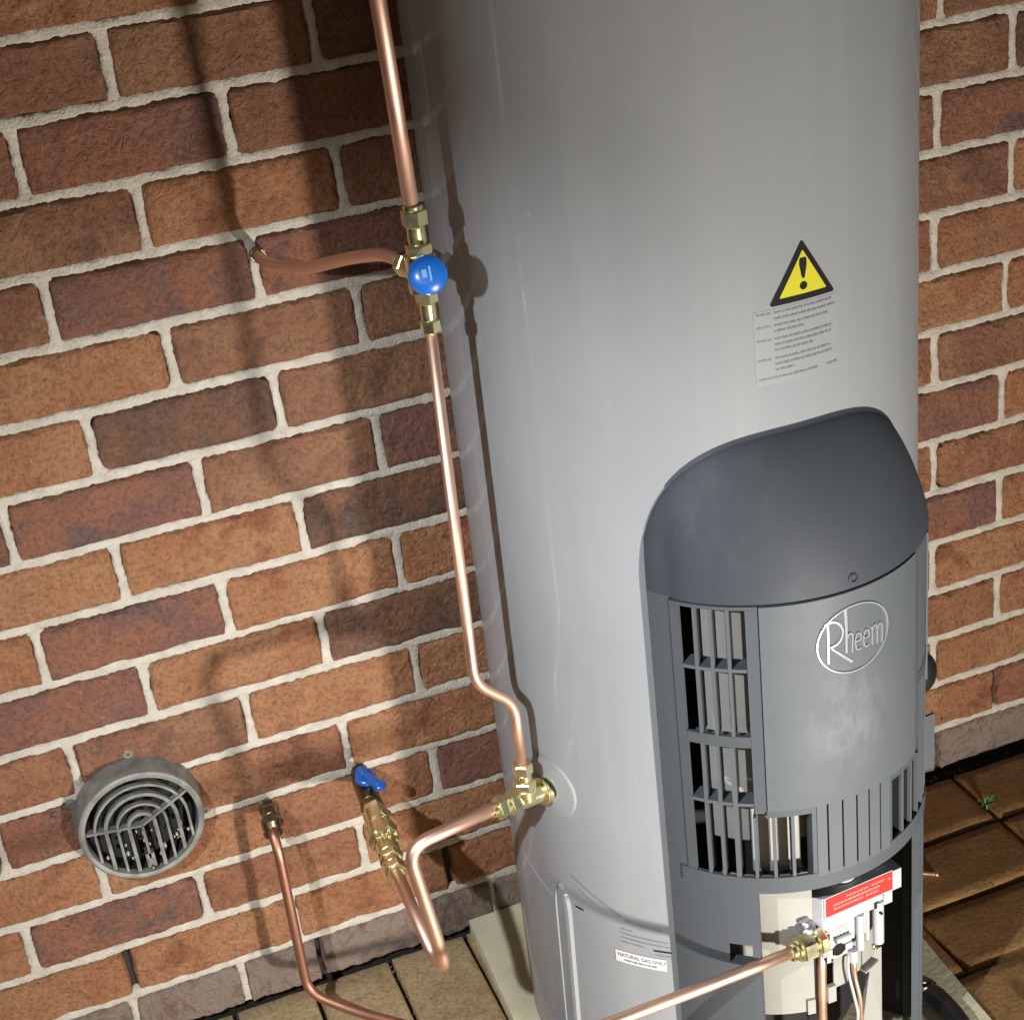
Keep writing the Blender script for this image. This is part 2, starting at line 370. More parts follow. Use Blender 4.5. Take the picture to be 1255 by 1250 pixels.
# mortar: joint strips with ragged rims
mb = bmesh.new()
def strip(p0, p1, hwid, bedflag, seed):
    L = (Vector(p1) - Vector(p0)).length; n = max(3, int(L / .0028)); prev = None
    d = (Vector(p1) - Vector(p0)).normalized(); nx_ = Vector((-d.z, 0, d.x))  # across, +z side for beds
    prof = [(1.28, .010), (1.08, .0024), (.7, .0002), (0, -.0006), (-.7, -.0011), (-.95, -.0008), (-1.0, .004), (-1.02, .014)] if bedflag else \
           [(1.15, .010), (.97, .0020), (.65, -.0001), (0, -.0005), (-.65, -.0001), (-.97, .0020), (-1.15, .010)]
    for i in range(n + 1):
        c = Vector(p0) + d * (L * i / n)
        wv = 1 + .40 * noise.noise(Vector((c.x * 30, c.z * 30, seed))) + .30 * noise.noise(Vector((c.x * 120, c.z * 120, seed + 4)))
        wv2 = 1 + .40 * noise.noise(Vector((c.x * 30, c.z * 30, seed + 7))) + .30 * noise.noise(Vector((c.x * 120, c.z * 120, seed + 14)))
        wv += .22 * noise.noise(Vector((c.x * 320, c.z * 320, seed + 21))); wv2 += .22 * noise.noise(Vector((c.x * 320, c.z * 320, seed + 31)))
        wob = .0012 * noise.noise(Vector((c.x * 9, c.z * 9, seed + 2)))
        if not bedflag: g_ = 1 + 1.5 * (abs(2 * i / n - 1)) ** 6; wv *= g_; wv2 *= g_
        cur = []
        for s, y in prof:
            q = c + nx_ * (s * hwid * (wv if s > 0 else wv2) + wob)
            yy = y + .0016 * noise.noise(Vector((q.x * 90, q.z * 90, seed + s)))
            cur.append(mb.verts.new((q.x, yy, q.z)))
        if prev:
            for k in range(len(prof) - 1): mb.faces.new((prev[k], prev[k + 1], cur[k + 1], cur[k]))
        prev = cur
for j in range(NROW + 1): strip((XMIN * .24, 0, j * H), (XMAX * .24, 0, j * H), .0060, True, j * 3.1)
for (x, zr, j, q) in perps:
    if j == 0 and q in (-.5, 1.5, 5.5): continue      # open weep holes
    strip((x, 0, zr - H * .46), (x, 0, zr + H * .46), .0058, False, x * 9 + zr)
for i, (x0, x1) in enumerate(BASE):
    if i % 3 != 1: strip((x1, 0.003, -.076), (x1, 0.003, -.004), .0055, False, i)
mo = build('mortar', mb, MM, wall, smooth='all'); mo['kind'] = 'stuff'
bm = bmesh.new(); box(bm, XMIN * .24, XMAX * .24, .012, .11, -.3, NROW * H)
build('wall_backing', bm, M_gap, wall)

# ------------------------------------------------------------------ ground and paving
bm = bmesh.new(); v = [bm.verts.new(c) for c in ((-12, -14, FLOOR - .02), (14, -14, FLOOR - .02), (14, 6, FLOOR - .02), (-12, 6, FLOOR - .02))]; bm.faces.new(v)
tag(build('ground', bm, M_gap), kind='structure')
paving = bpy.data.objects.new('paving', None); col.objects.link(paving); tag(paving, kind='structure')
def paver_mesh(k, lx, ly):
    bm = bmesh.new(); nx, ny = 12, 8; s = 50 + k * 11.7; rows = []; g = .0035
    for j in range(ny + 1):
        row = []
        for i in range(nx + 1):
            a = 2 * i / nx - 1; b = 2 * j / ny - 1
            a = math.sin(a * 1.5) / math.sin(1.5); b = math.sin(b * 1.5) / math.sin(1.5)
            x = a * (lx / 2 - g); y = b * (ly / 2 - g); e = max(abs(a), abs(b)) ** 8
            x += e * .0015 * noise.noise(Vector((x * 40, y * 40, s))); y += e * .0015 * noise.noise(Vector((x * 40, y * 40, s + 3)))
            dE = min(lx / 2 - g - abs(x), ly / 2 - g - abs(y)); z = -.004 * max(0, 1 - dE / .004) ** 2
            z += .0012 * noise.noise(Vector((x * 25, y * 25, s + 6)))
            row.append(bm.verts.new((x, y, z)))
        rows.append(row)
    for j in range(ny):
        for i in range(nx): bm.faces.new((rows[j][i], rows[j][i + 1], rows[j + 1][i + 1], rows[j + 1][i]))
    rim = rows[0][:] + [r[-1] for r in rows[1:]] + rows[-1][-2::-1] + [r[0] for r in rows[-2:0:-1]]
    back = [bm.verts.new((v.co.x, v.co.y, -.03)) for v in rim]; n = len(rim)
    for i in range(n): bm.faces.new((rim[i], back[i], back[(i + 1) % n], rim[(i + 1) % n]))
    bmesh.ops.recalc_face_normals(bm, faces=bm.faces)
    me = bpy.data.meshes.new('paver'); bm.to_mesh(me); bm.free()
    for p in me.polygons: p.use_smooth = True
    me.set_sharp_from_angle(angle=R_(55)); me.materials.append(M_pav); return me
PX = [paver_mesh(k, .24, .132) for k in range(5)]; PY = [paver_mesh(k + 9, .12, .24) for k in range(5)]
def lay(me, x, y, m):
    o = bpy.data.objects.new('paver', me); col.objects.link(o); o.parent = paving
    o.location = (x, y, FLOOR + rnd.uniform(-.0012, .0012)); o.rotation_euler = (rnd.uniform(-.006, .006), rnd.uniform(-.006, .006), rnd.uniform(-.008, .008) + (math.pi if rnd.random() < .5 else 0))
    o.material_slots[0].link = 'OBJECT'; o.material_slots[0].material = m
for jy in range(9):
    for ix in range(8):
        x = 1.222 + .24 * (ix - 2) + .12; y = -.023 - .132 * (jy + .5)
        if jy >= 3 and True: x += .12 * ((jy - 2) % 2)
        if x > .80 and x < 1.95: lay(PX[rnd.randrange(5)], x, y, M_pav_shade if (y > -.9) else M_pav)
for jy in range(5):
    for ix in range(-6, 7):
        x = .0045 + .12 * ix + .06; y = -.003 - .24 * (jy + .5)
        if x < .74: lay(PY[rnd.randrange(5)], x, y, M_pav)

# ------------------------------------------------------------------ concrete pad
bm = bmesh.new()
hx = [(.375, -.006), (.967, -.006), (.937, -.61), (.345, -.61)]
lo = [bm.verts.new((x, y, FLOOR - .019)) for x, y in hx]; hi = [bm.verts.new((x, y, PAD)) for x, y in hx]
bm.faces.new(lo[::-1]); bm.faces.new(hi)
for i in range(4): bm.faces.new((lo[i], lo[(i + 1) % 4], hi[(i + 1) % 4], hi[i]))
bevel(bm, .004, 2)
pad = thing('concrete_pad', 'square cream fibre cement slab on the pavers, carrying the water heater', 'slab')
build('slab', bm, M_conc, pad)
bm = bmesh.new()
pts = [(.395, -.10), (.404, -.135), (.400, -.165), (.410, -.20), (.407, -.25), (.402, -.30), (.398, -.36)]
for i in range(len(pts) - 1):
    a = Vector((*pts[i], PAD + .0006)); b = Vector((*pts[i + 1], PAD + .0006)); d = (b - a).normalized(); n = Vector((-d.y, d.x, 0)) * .0012
    bm.faces.new([bm.verts.new(q) for q in (a - n, b - n, b + n, a + n)])
build('pale_line', bm, mat('pale_line_tone', (.62, .58, .44), .7), pad)  # thin pale line along the slab

# ------------------------------------------------------------------ water heater
heater = thing('water_heater', 'tall grey cylindrical gas water heater with a dark grey plastic front cover', 'water heater')
bm = bmesh.new()
NS = 144; zs = [PAD + .002, PAD + .008, .0, .2, .4, .6, .735, .76, .8, 1.0, 1.2, 1.45, 1.62, 1.66]
grid = []
for z in zs:
    rr = RT - (.003 if z < PAD + .005 else 0) - (.018 if z > 1.65 else 0)
    grid.append([bm.verts.new(K(360 * i / NS, rr, z)) for i in range(NS)])
for j in range(len(zs) - 1):
    for i in range(NS):
        th = 360 * (i + .5) / NS; da = (th + 85.5 + 180) % 360 - 180
        if abs(da) < 38.7 and zs[j + 1] <= .736: continue
        bm.faces.new((grid[j][i], grid[j][(i + 1) % NS], grid[j + 1][(i + 1) % NS], grid[j + 1][i]))
bm.faces.new(grid[-1])
jacket = build('jacket', bm, M_tank, heater, smooth=30)
# inner chamber
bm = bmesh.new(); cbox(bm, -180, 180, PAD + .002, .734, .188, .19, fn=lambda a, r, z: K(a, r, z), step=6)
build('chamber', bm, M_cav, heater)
bm = bmesh.new()
for s in (-1, 1):
    for (z0, z1) in ((PAD + .002, .734),):
        cbox(bm, 0, 0.01, z0, z1, .1885, .266, fn=lambda a, r, z: K(-85.5 + s * 38.8, r, z + 0 * a) + Vector((0.001 * a * 100, 0, 0)))
cbox(bm, -39, 39, .733, .736, .1885, .268, fn=lambda a, r, z: K(-85.5 + a, r, z))
build('chamber_rim', bm, M_cav, heater)
# vertical embossed rib low on the left flank + slanted crease
def rib(z):  # half width
    top = .268
    return .0 if z > top else min(3.6, 3.6 * math.sqrt(max(0, 1 - max(0, (z - (top - .045)) / .045) ** 2)))
bm = bmesh.new(); zs2 = [.268 - .045 * (1 - math.cos(k * math.pi / 16)) for k in range(9)] + [.15, .05, -.055]
prev = None
for z in zs2:
    hwid = max(.05, rib(z)); cz = -159.3 - (.268 - z) * 9
    cur = [bm.verts.new(K(cz + s * hwid, RT + dr, z)) for s, dr in ((-1, -.001), (-.82, .0042), (-.5, .0045), (-.42, .0015), (.42, .0015), (.5, .0045), (.82, .0042), (1, -.001))]
    if prev:
        for k in range(7): bm.faces.new((prev[k], prev[k + 1], cur[k + 1], cur[k]))
    prev = cur
build('side_rib', bm, M_tank, jacket, smooth=40)
bm = bmesh.new()
for i in range(12):
    t0, t1 = i / 12, (i + 1) / 12
    a0, z0 = -178 + t0 * 15, .262 - t0 * .026; a1, z1 = -178 + t1 * 15, .262 - t1 * .026
    q = [K(a0, RT - .0002, z0 - .002), K(a1, RT - .0002, z1 - .002), K(a1, RT + .0016, z1), K(a0, RT + .0016, z0), K(a0, RT - .0002, z0 + .002), K(a1, RT - .0002, z1 + .002)]
    v = [bm.verts.new(x) for x in q]; bm.faces.new((v[0], v[1], v[2], v[3])); bm.faces.new((v[3], v[2], v[5], v[4]))
build('seam', bm, M_tank, jacket, smooth='all')
# escutcheon round the inlet
bm = bmesh.new(); ec = (-158.6, .417)
rings = [(.014, .0045), (.034, .0038), (.040, .0030), (.0415, .0), ]
prev = None
for q, dr in rings:
    cur = [bm.verts.new(K(ec[0] + math.degrees(q * math.cos(6.2832 * k / 48) / RT), RT + dr, ec[1] + q * 1.0 * math.sin(6.2832 * k / 48))) for k in range(48)]
    if prev:
        for k in range(48): bm.faces.new((prev[k], prev[(k + 1) % 48], cur[(k + 1) % 48], cur[k]))
    prev = cur
build('escutcheon', bm, M_tank, jacket, smooth=40)

# ---- decals on the jacket
def wrapquad(bm, th0, th1, z0, z1, dr, th0b=None, th1b=None):
    n = max(1, int(abs(th1 - th0) / 1.5)); prev = None
    for i in range(n + 1):
        t = i / n; a = th0 + (th1 - th0) * t; b = a if th0b is None else th0b + (th1b - th0b) * t
        cur = (bm.verts.new(K(a, RT + dr, z0)), bm.verts.new(K(b, RT + dr, z1)))
        if prev: bm.faces.new((prev[0], cur[0], cur[1], prev[1]))
        prev = cur
def poly_on_tank(bm, pts, dr, fn=None):
    """pts in (s metres from th0, z)"""
    bm.faces.new([bm.verts.new(p) for p in pts])
sticker = thing  # (alias unused)
TH0 = -87.15; SG = math.degrees(1 / RT)
def tri(bm, cx, zc_top, zc_bot, half, dr, rc):
    # rounded triangle fan on the curved surface
    cs = [(-half, zc_bot), (half, zc_bot), (0, zc_top)]
    out = []
    for i in range(3):
        a = Vector(cs[i - 1]); b = Vector(cs[i]); c = Vector(cs[(i + 1) % 3])
        p = b + (a - b).normalized() * rc; q = b + (c - b).normalized() * rc
        for k in range(5):
            s = k / 4; out.append(p * (1 - s) ** 2 + b * 2 * s * (1 - s) + q * s * s)
    # slice into vertical columns so that it bends with the jacket
    o2 = []
    for i in range(len(out)):
        a, b = out[i], out[(i + 1) % len(out)]
        for k in range(6): o2.append(a.lerp(b, k / 6))
    cen = Vector((0, zc_bot + (zc_top - zc_bot) * .36)); cv = bm.verts.new(K(cx + cen.x * SG, RT + dr, cen.y))
    vs = []
    for rad in (.5, 1.0):
        vs.append([bm.verts.new(K(cx + (cen.x + (p.x - cen.x) * rad) * SG, RT + dr, cen.y + (p.y - cen.y) * rad)) for p in o2])
    n = len(o2)
    for i in range(n):
        bm.faces.new((cv, vs[0][i], vs[0][(i + 1) % n])); bm.faces.new((vs[0][i], vs[1][i], vs[1][(i + 1) % n], vs[0][(i + 1) % n]))
bm = bmesh.new(); tri(bm, TH0, 1.0805, 1.0195, .0375, .0010, .004)
warn = build('warning_sign', bm, M_ink, jacket, smooth='all')
bm = bmesh.new(); tri(bm, TH0, 1.0705, 1.0262, .0268, .0014, .0015)
build('yellow_field', bm, M_yel, warn, smooth='all')
bm = bmesh.new()
prof = [(1.0625, .0030), (1.061, .0040), (1.056, .0042), (1.047, .0026), (1.0425, .0016), (1.0418, .0008)]
prev = None
for z, hwd in prof:
    cur = (bm.verts.new(K(TH0 - hwd * SG, RT + .0018, z)), bm.verts.new(K(TH0 + hwd * SG, RT + .0018, z)))
    if prev: bm.faces.new((prev[0], prev[1], cur[1], cur[0]))
    prev = cur
cv = [bm.verts.new(K(TH0 + .0042 * math.cos(6.2832 * k / 18) * SG, RT + .0018, 1.0342 + .0042 * math.sin(6.2832 * k / 18))) for k in range(18)]
bm.faces.new(cv)
build('exclamation_mark', bm, M_ink, warn)
# clear film with tiny illegible print
bm = bmesh.new(); wrapquad(bm, -98.6, -78.0, .9375, 1.0165, .00025)
film = build('caution_film', bm, mat('clear_film', (.248, .256, .266), .6, coat=.12, coat_r=.2, spec=.25), jacket, smooth='all')
def words(bm, th0, th1, z, h, dr, rr, slope=0.0):
    """a line of print too small to read: letter-sized marks grouped in words"""
    x = th0
    while x < th1 - .2:
        nl = rr.randint(2, 8)
        for i in range(nl):
            w = .0011 * SG * rr.uniform(.7, 1.1)
            if x + w > th1: return
            zz = z + slope * (x - th0); hh = h * rr.choice((1, .75, .75, .9))
            a, b = x, x + w * .72
            v = [bm.verts.new(K(q, RT + dr, s)) for q, s in ((a, zz), (b, zz + slope * (b - a)), (b, zz + hh), (a, zz + hh))]
            bm.faces.new(v); x += w
        x += .0010 * SG
rr = random.Random(4); bm = bmesh.new()
rows_ = [((0, .17), (.2, .93)), ((.2, .98),), ((0, .17), (.2, .88)), ((.2, .56),), ((0, .17), (.2, .93)), ((.2, .92),), ((.2, .68),), ((0, .17), (.2, .9)), ((.2, .92),), ((.2, .44),), ((0, .72), (.84, 1.0))]
zrow = [1.0118, 1.0055, .9985, .9925, .9845, .9785, .9725, .9640, .9580, .9520, .9440]
for segs, z in zip(rows_, zrow):
    for a, b in segs: words(bm, -98 + 19.4 * a, -98 + 19.4 * b, z, .0024, .0009, rr)
build('fine_print', bm, M_ink2, film)

FONT = None
def text_on(s, size, fn, name, m, parent, bold=0.0, depth=.0, align='LEFT', xs=1.0):
    cu = bpy.data.curves.new('t', 'FONT'); cu.body = s; cu.size = size; cu.align_x = align; cu.offset = bold; cu.resolution_u = 3
    cu.extrude = depth
    o = bpy.data.objects.new('t', cu); col.objects.link(o); bpy.context.view_layer.update()
    me = bpy.data.meshes.new_from_object(o.evaluated_get(bpy.context.evaluated_depsgraph_get()))
    bpy.data.objects.remove(o); bpy.data.curves.remove(cu)
    bm = bmesh.new(); bm.from_mesh(me); bpy.data.meshes.remove(me)
    bmesh.ops.triangulate(bm, faces=bm.faces)
    for v in bm.verts: v.co = fn(v.co.x * xs, v.co.y, v.co.z)
    me = bpy.data.meshes.new(name); bm.to_mesh(me); bm.free()
    for p_ in me.polygons: p_.use_smooth = False
    return link(name, me, parent, m)
# installation notice near the foot
bm = bmesh.new(); words(bm, -154.6, -139.5, .2905, .0022, .0009, rr, slope=-.0024)
words(bm, -153.6, -147.5, .277, .0016, .0009, rr, slope=-.0024)
zz = .2400
for k, (a, b) in enumerate(((-140.5, -137), (-140.5, -127.5), (-140.5, -126.6), (-140.5, -134))): words(bm, a, b, .2365 - .0068 * k, .0022, .0009, rr, slope=-.0002)
words(bm, -131, -127, .2060, .0022, .0009, rr)
build('installation_notice', bm, M_ink2, jacket)
text_on('INSTALLATION', .0072, lambda x, y, z: K(-138.8 + x * SG, RT + .0009, .2500 - x * .11 + y), 'installation_heading', M_ink2, jacket, xs=.95)
bm = bmesh.new(); wrapquad(bm, -154.3, -151.6, .2425, .2452, .0009); build('print_bar', bm, M_ink, jacket); bm = bmesh.new(); wrapquad(bm, -131.5, -126.9, .2125, .2148, .0009)
build('print_bar', bm, M_ink, jacket)
bm = bmesh.new(); wrapquad(bm, -142.6, -128.4, .1830, .2010, .0008)
gl = build('gas_type_label', bm, M_lab, jacket, smooth='all')
text_on('NATURAL GAS ONLY', .0078, lambda x, y, z: K(-141.9 + x * SG, RT + .0012, .1925 + y), 'label_lettering', M_ink2, gl, xs=.84, bold=.0001)
bm = bmesh.new(); words(bm, -140, -131, .1865, .0030, .0012, rr); build('fine_print', bm, M_ink2, gl)
# brass-side valve knob seen black behind the cover
# ------------------------------------------------------------------ hood
bm = bmesh.new(); NA = 72; NT = 16; rows = []
def hood_pt(a, t):
    base = A(a, RR + .0022 - .0034 * min(1, max(0, (abs(a) - 54) / 5)) , .7225)
    rel = Vector((base.x - C[0], base.y - C[1])); ang = math.degrees(math.atan2(rel.y, rel.x)) + 85.5
    ang2 = ang + 3.5; q = min(1, abs(ang2) / (37.4 if ang2 < 0 else 36.0))
    zt = .7225 + .158 * (max(0, 1 - q ** 3.0)) ** (1 / 2.2) + .006
    tank = K(-85.5 + ang, RT + .0012, zt)
    h = math.cos(t * math.pi / 2) ** 1.6; v_ = math.sin(t * math.pi / 2) ** 1.2
    p = tank.lerp(base, h); p.z = .7225 + (zt - .7225) * v_
    return p
for j in range(NT + 1):
    rows.append([bm.verts.new(hood_pt(-67.5 + 135 * i / NA, j / NT)) for i in range(NA + 1)])
rows.insert(0, [bm.verts.new(A(-67.5 + 135 * i / NA, RR - .004, .7225)) for i in range(NA + 1)])
for j in range(len(rows) - 1):
    for i in range(NA): bm.faces.new((rows[j][i], rows[j][i + 1], rows[j + 1][i + 1], rows[j + 1][i]))
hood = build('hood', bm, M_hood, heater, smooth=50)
# flange where the hood meets the tank
bm = bmesh.new(); prev = None
for i in range(5, NA - 4):
    p = hood_pt(-67.5 + 135 * i / NA, 1.0); rel = Vector((p.x - C[0], p.y - C[1])).normalized()
    p2 = hood_pt(-67.5 + 135 * i / NA, .93)
    cur = [bm.verts.new(p + Vector((rel.x, rel.y, 0)) * .0006), bm.verts.new(p + Vector((rel.x, rel.y, 0)) * -.001 + Vector((0, 0, .004))), bm.verts.new(p2)]
    if prev:
        bm.faces.new((prev[0], cur[0], cur[1], prev[1])); bm.faces.new((prev[2], cur[2], cur[0], prev[0]))
    prev = cur
build('hood_flange', bm, M_hood, hood, smooth=60)
bm = bmesh.new()
p0 = A(-.4, RR + .0012, .733); lathe(bm, p0 - Vector((OX, OY, 0)) * .004, (OX, OY, .12), [(0, .0058), (.0052, .0058), (.006, .0052), (.0062, .004), (.0045, .0036), (.0043, 0)], 20)
build('screw_boss', bm, M_hood, hood, smooth=50)

# ------------------------------------------------------------------ front cover
cover_mat = M_cov
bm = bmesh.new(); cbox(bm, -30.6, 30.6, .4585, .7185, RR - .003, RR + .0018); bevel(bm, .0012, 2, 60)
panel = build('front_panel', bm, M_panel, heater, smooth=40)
# emblem: ring and hand-shaped lettering
def ribbon(bm, pts, hw0, hw1=None, r0=RR + .001, r1=RR + .0036, sub=5):
    hw1 = hw0 if hw1 is None else hw1
    P2 = [Vector((math.radians(a) * RR, z)) for a, z in pts]
    if len(P2) > 2:
        out = []
        ext = [P2[0] * 2 - P2[1]] + P2 + [P2[-1] * 2 - P2[-2]]
        for i in range(1, len(ext) - 2):
            for k in range(sub):
                t = k / sub; a, b, c, d = ext[i - 1:i + 3]
                out.append(.5 * ((2 * b) + (c - a) * t + (2 * a - 5 * b + 4 * c - d) * t * t + (3 * b - a - 3 * c + d) * t ** 3))
        out.append(P2[-1]); P2 = out
    prev = None; n = len(P2)
    for i, p in enumerate(P2):
        d = (P2[min(i + 1, n - 1)] - P2[max(i - 1, 0)]).normalized(); nn = Vector((-d.y, d.x)) * (hw0 + (hw1 - hw0) * i / (n - 1))
        cur = []
        for s, r in ((1, r0), (.75, r1), (-.75, r1), (-1, r0)):
            q = p + nn * s; cur.append(bm.verts.new(A(math.degrees(q.x / RR), r, q.y)))
        if prev:
            for k in range(3): bm.faces.new((prev[k], prev[k + 1], cur[k + 1], cur[k]))
        else: bm.faces.new(cur)
        prev = cur
    bm.faces.new(prev[::-1])
bm = bmesh.new()
ribbon(bm, [(13.2 * math.cos(6.2832 * k / 40), .6618 + .0402 * math.sin(6.2832 * k / 40)) for k in range(41)], .0010, sub=1)
emb = build('emblem', bm, M_emb, panel, smooth=50)
bm = bmesh.new()
ribbon(bm, [(-9.6, .6895), (-9.5, .664), (-9.6, .640)], .0017)
ribbon(bm, [(-10.6, .6875), (-8.0, .6895), (-5.9, .6855), (-4.6, .677), (-4.9, .668), (-6.4, .6615), (-8.9, .659)], .0016)
ribbon(bm, [(-8.4, .6575), (-5.4, .6475), (-1.3, .634)], .0012, .0022)
ribbon(bm, [(-3.6, .7005), (-3.35, .676), (-3.4, .647)], .0024, .0015)
ribbon(bm, [(-3.0, .6655), (-2.2, .6695), (-1.15, .667), (-1.2, .658), (-1.4, .646)], .0011)
for dx in (0.0, 3.1): ribbon(bm, [(-.1 + dx, .6575), (2.0 + dx, .6580), (1.7 + dx, .6650), (.6 + dx, .6660), (-.2 + dx, .6575), (.4 + dx, .6475), (2.0 + dx, .6470)], .0010)
ribbon(bm, [(6.3, .6680), (6.5, .655), (6.5, .645)], .0010)
ribbon(bm, [(6.4, .662), (7.4, .668), (8.4, .665), (8.5, .655), (8.5, .644)], .0010)
ribbon(bm, [(8.5, .661), (9.5, .667), (10.5, .664), (10.6, .655), (10.6, .643)], .0010)
build('emblem_lettering', bm, M_emb, emb, smooth=50)

# slats below the panel, separated by slots
edges = [-14.6, -10.85, -5.45, -.05, 4.95, 9.95, 14.6]
M_web = mat('shaded_plastic', (.016, .018, .020), .6)  # near-black stands in for shade between the fins
for i in range(6):
    bm = bmesh.new(); cbox(bm, edges[i] + (.33 if i else 0), edges[i + 1] - (.33 if i < 5 else 0), .3605, .4580, RR - .0035, RR + .001); bevel(bm, .0005, 1, 60)
    build('slat', bm, M_cov, panel, smooth=40)
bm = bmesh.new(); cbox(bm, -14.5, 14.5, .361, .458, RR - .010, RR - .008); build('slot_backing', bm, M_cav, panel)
# grille frame on both sides
def mirror_parts(fnc):
    fnc(1); fnc(-1)
bm = bmesh.new()
def fr(a0, a1, z0, z1, r0=RR - .004, r1=RR):
    cbox(bm, min(a0, a1), max(a0, a1), z0, z1, r0, r1)
for s in (1, -1):
    fr(s * 59, s * 55.9, .3655, .7145); fr(s * 34.8, s * 30.8, .4575, .7145, RR - .004, RR - .0002)
    fr(s * 59, s * 30.8, .7148, .7188)
    fr(s * 55.8, s * 34.9, .5430, .5570); 
    fr(s * 16.2, s * 14.7, .3655, .4570)
    fr(s * 30.8, s * 16.25, .4495, .4572)
fr(-61.5, 61.5, .3430, .3652, RR - .004, RR + .0006)
bevel(bm, .0008, 1, 60)
frame = build('grille_frame', bm, M_frame, heater, smooth=40)
# shelves of the frame that run inwards
for s in (1, -1):
    for (a0, a1, z0, z1) in ((56, 35, .5435, .5465), (59, 15, .3445, .3475), (35, 15, .4520, .4548), (59, 31, .7155, .7180)):
        bm = bmesh.new(); cbox(bm, min(s * a0, s * a1), max(s * a0, s * a1), z0, z1, RR - .024, RR - .0045); build('frame_web', bm, M_cov, frame)
    for a, z0, z1 in ((34.6, .457, .714), (15.8, .348, .452)):
        bm = bmesh.new(); cbox(bm, s * a - .35, s * a + .35, z0, z1, RR - .024, RR - .0045); build('frame_web', bm, M_frame, frame)
for s in (-1, 1):      # inner webs of the fins, their shade painted in as near-black
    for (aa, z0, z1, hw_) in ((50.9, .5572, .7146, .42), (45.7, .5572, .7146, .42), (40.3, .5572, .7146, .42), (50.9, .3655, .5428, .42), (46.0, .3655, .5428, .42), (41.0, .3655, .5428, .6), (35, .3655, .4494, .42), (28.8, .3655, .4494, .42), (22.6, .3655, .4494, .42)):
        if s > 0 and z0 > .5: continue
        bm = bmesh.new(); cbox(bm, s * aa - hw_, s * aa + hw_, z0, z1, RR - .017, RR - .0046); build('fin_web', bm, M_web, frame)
bm = bmesh.new(); cbox(bm, 35.2, 55.8, .4700, .7142, RR - .0036, RR - .0006); build('side_plate', bm, M_cov, frame)
FW = []
for s in (-1, 1):
    for (z0, z1) in ((.6385, .6425), (.4640, .4680)):
        if s > 0: continue
        bm = bmesh.new(); cbox(bm, min(s * 55.8, s * 35.0), max(s * 55.8, s * 35.0), z0, z1, RR - .022, RR - .0006)
        build('crossbar', bm, M_cov, frame)
    for a in (50.9, 45.7, 40.3) if s < 0 else ():
        bm = bmesh.new(); cbox(bm, s * a - .55, s * a + .55, .5572, .7146, RR - .0045, RR - .0002); bevel(bm, .0004, 1, 60); build('fin', bm, M_cov, frame); FW.append(1)
    for a in (50.9, 46.0):
        bm = bmesh.new(); cbox(bm, s * a - .55, s * a + .55, .3655, .5428, RR - .0045, RR - .0002); bevel(bm, .0004, 1, 60); build('fin', bm, M_cov, frame); FW.append(1)
    bm = bmesh.new(); cbox(bm, s * 41.0 - .8, s * 41.0 + .8, .3655, .5428, RR - .0045, RR + .0004); bevel(bm, .0004, 1, 60); build('fin', bm, M_cov, frame)
    for a in (35, 28.8, 22.6):
        bm = bmesh.new(); cbox(bm, s * a - .55, s * a + .55, .3655, .4494, RR - .0045, RR - .0002); bevel(bm, .0004, 1, 60); build('fin', bm, M_cov, frame); FW.append(1)
# outer skirt and lower jambs
def skirt(s):
    bm = bmesh.new()
    def q(a0, a1, z0, z1, r0=RR - .004, r1=RR - .0012): cbox(bm, min(s * a0, s * a1), max(s * a0, s * a1), z0, z1, r0, r1)
    q(59.1, 67.5, .3425, .7225); q(66.9, 67.5, PAD + .003, .7225, RR - .020, RR - .0012)
    if s < 0:
        q(46.2, 67.4, PAD + .003, .3425); q(35.2, 46.2, .2640, .3425); q(35.2, 38.0, .2350, .2640); q(38, 46.2, PAD + .003, .2350); q(35.2, 38, PAD + .003, .2250)
        q(38.0, 46.2, .2300, .2325, RR - .018, RR - .004)
    else:
        q(46.2, 67.4, PAD + .003, .3425)
    q(*((35.0, 35.8) if s < 0 else (46.0, 46.8)), PAD + .003, .3424, RR - .014, RR - .0042)
    return build('lower_skirt', bm, M_frame, heater, smooth=40)
skirt(-1); skirt(1)
bm = bmesh.new()   # side clips of the cover on the right
pbox(bm, .140, .164, .2580, .2610, .3850, .4620); bevel(bm, .001, 1, 60); build('side_clip', bm, M_frame, heater); bm = bmesh.new()
cbox(bm, 55, 57, .5060, .7000, RR, RR + .0022)
build('side_clip', bm, M_cov, heater)
bm = bmesh.new(); p0 = A(60, RR - .004, .505)
bmesh.ops.create_uvsphere(bm, u_segments=28, v_segments=18, radius=1, matrix=Matrix.Translation(p0) @ Matrix.Diagonal((.020, .016, .028, 1)))
build('relief_knob', bm, M_blk, heater, smooth='all')
# cream inner jacket and door seen through the grille and below the cover
bm = bmesh.new()
cbox(bm, -56, -8, .385, .700, .148, .151, step=3)
cbox(bm, -52, -12.6, .120, .334, .150, .152, step=3)
for a0, z0 in ((-16.5, .118), (-50, .118)):
    cbox(bm, a0, a0 + 3.6, z0, z0 + .022, .1522, .156)
inner = build('inner_door', bm, M_crm, heater, smooth=40)
bm = bmesh.new()
cbox(bm, -2, 6, .140, .262, .146, .148); cbox(bm, 7.2, 15, .146, .262, .146, .148); cbox(bm, 16, 27, .150, .262, .146, .148)
cbox(bm, -6.2, -2.2, .125, .150, .148, .154); cbox(bm, 14, 24, .146, .149, .148, .158)
build('burner_guard', bm, M_crm, heater, smooth=40)
bm = bmesh.new()
cbox(bm, -37, -18.5, .3560, .4420, .166, .169, step=2); cbox(bm, -37, -18.5, .4415, .4440, .132, .169); cbox(bm, -37.4, -36.8, .3560, .4420, .135, .166)
cbox(bm, -22, -18.5, .356, .362, .1692, .173)
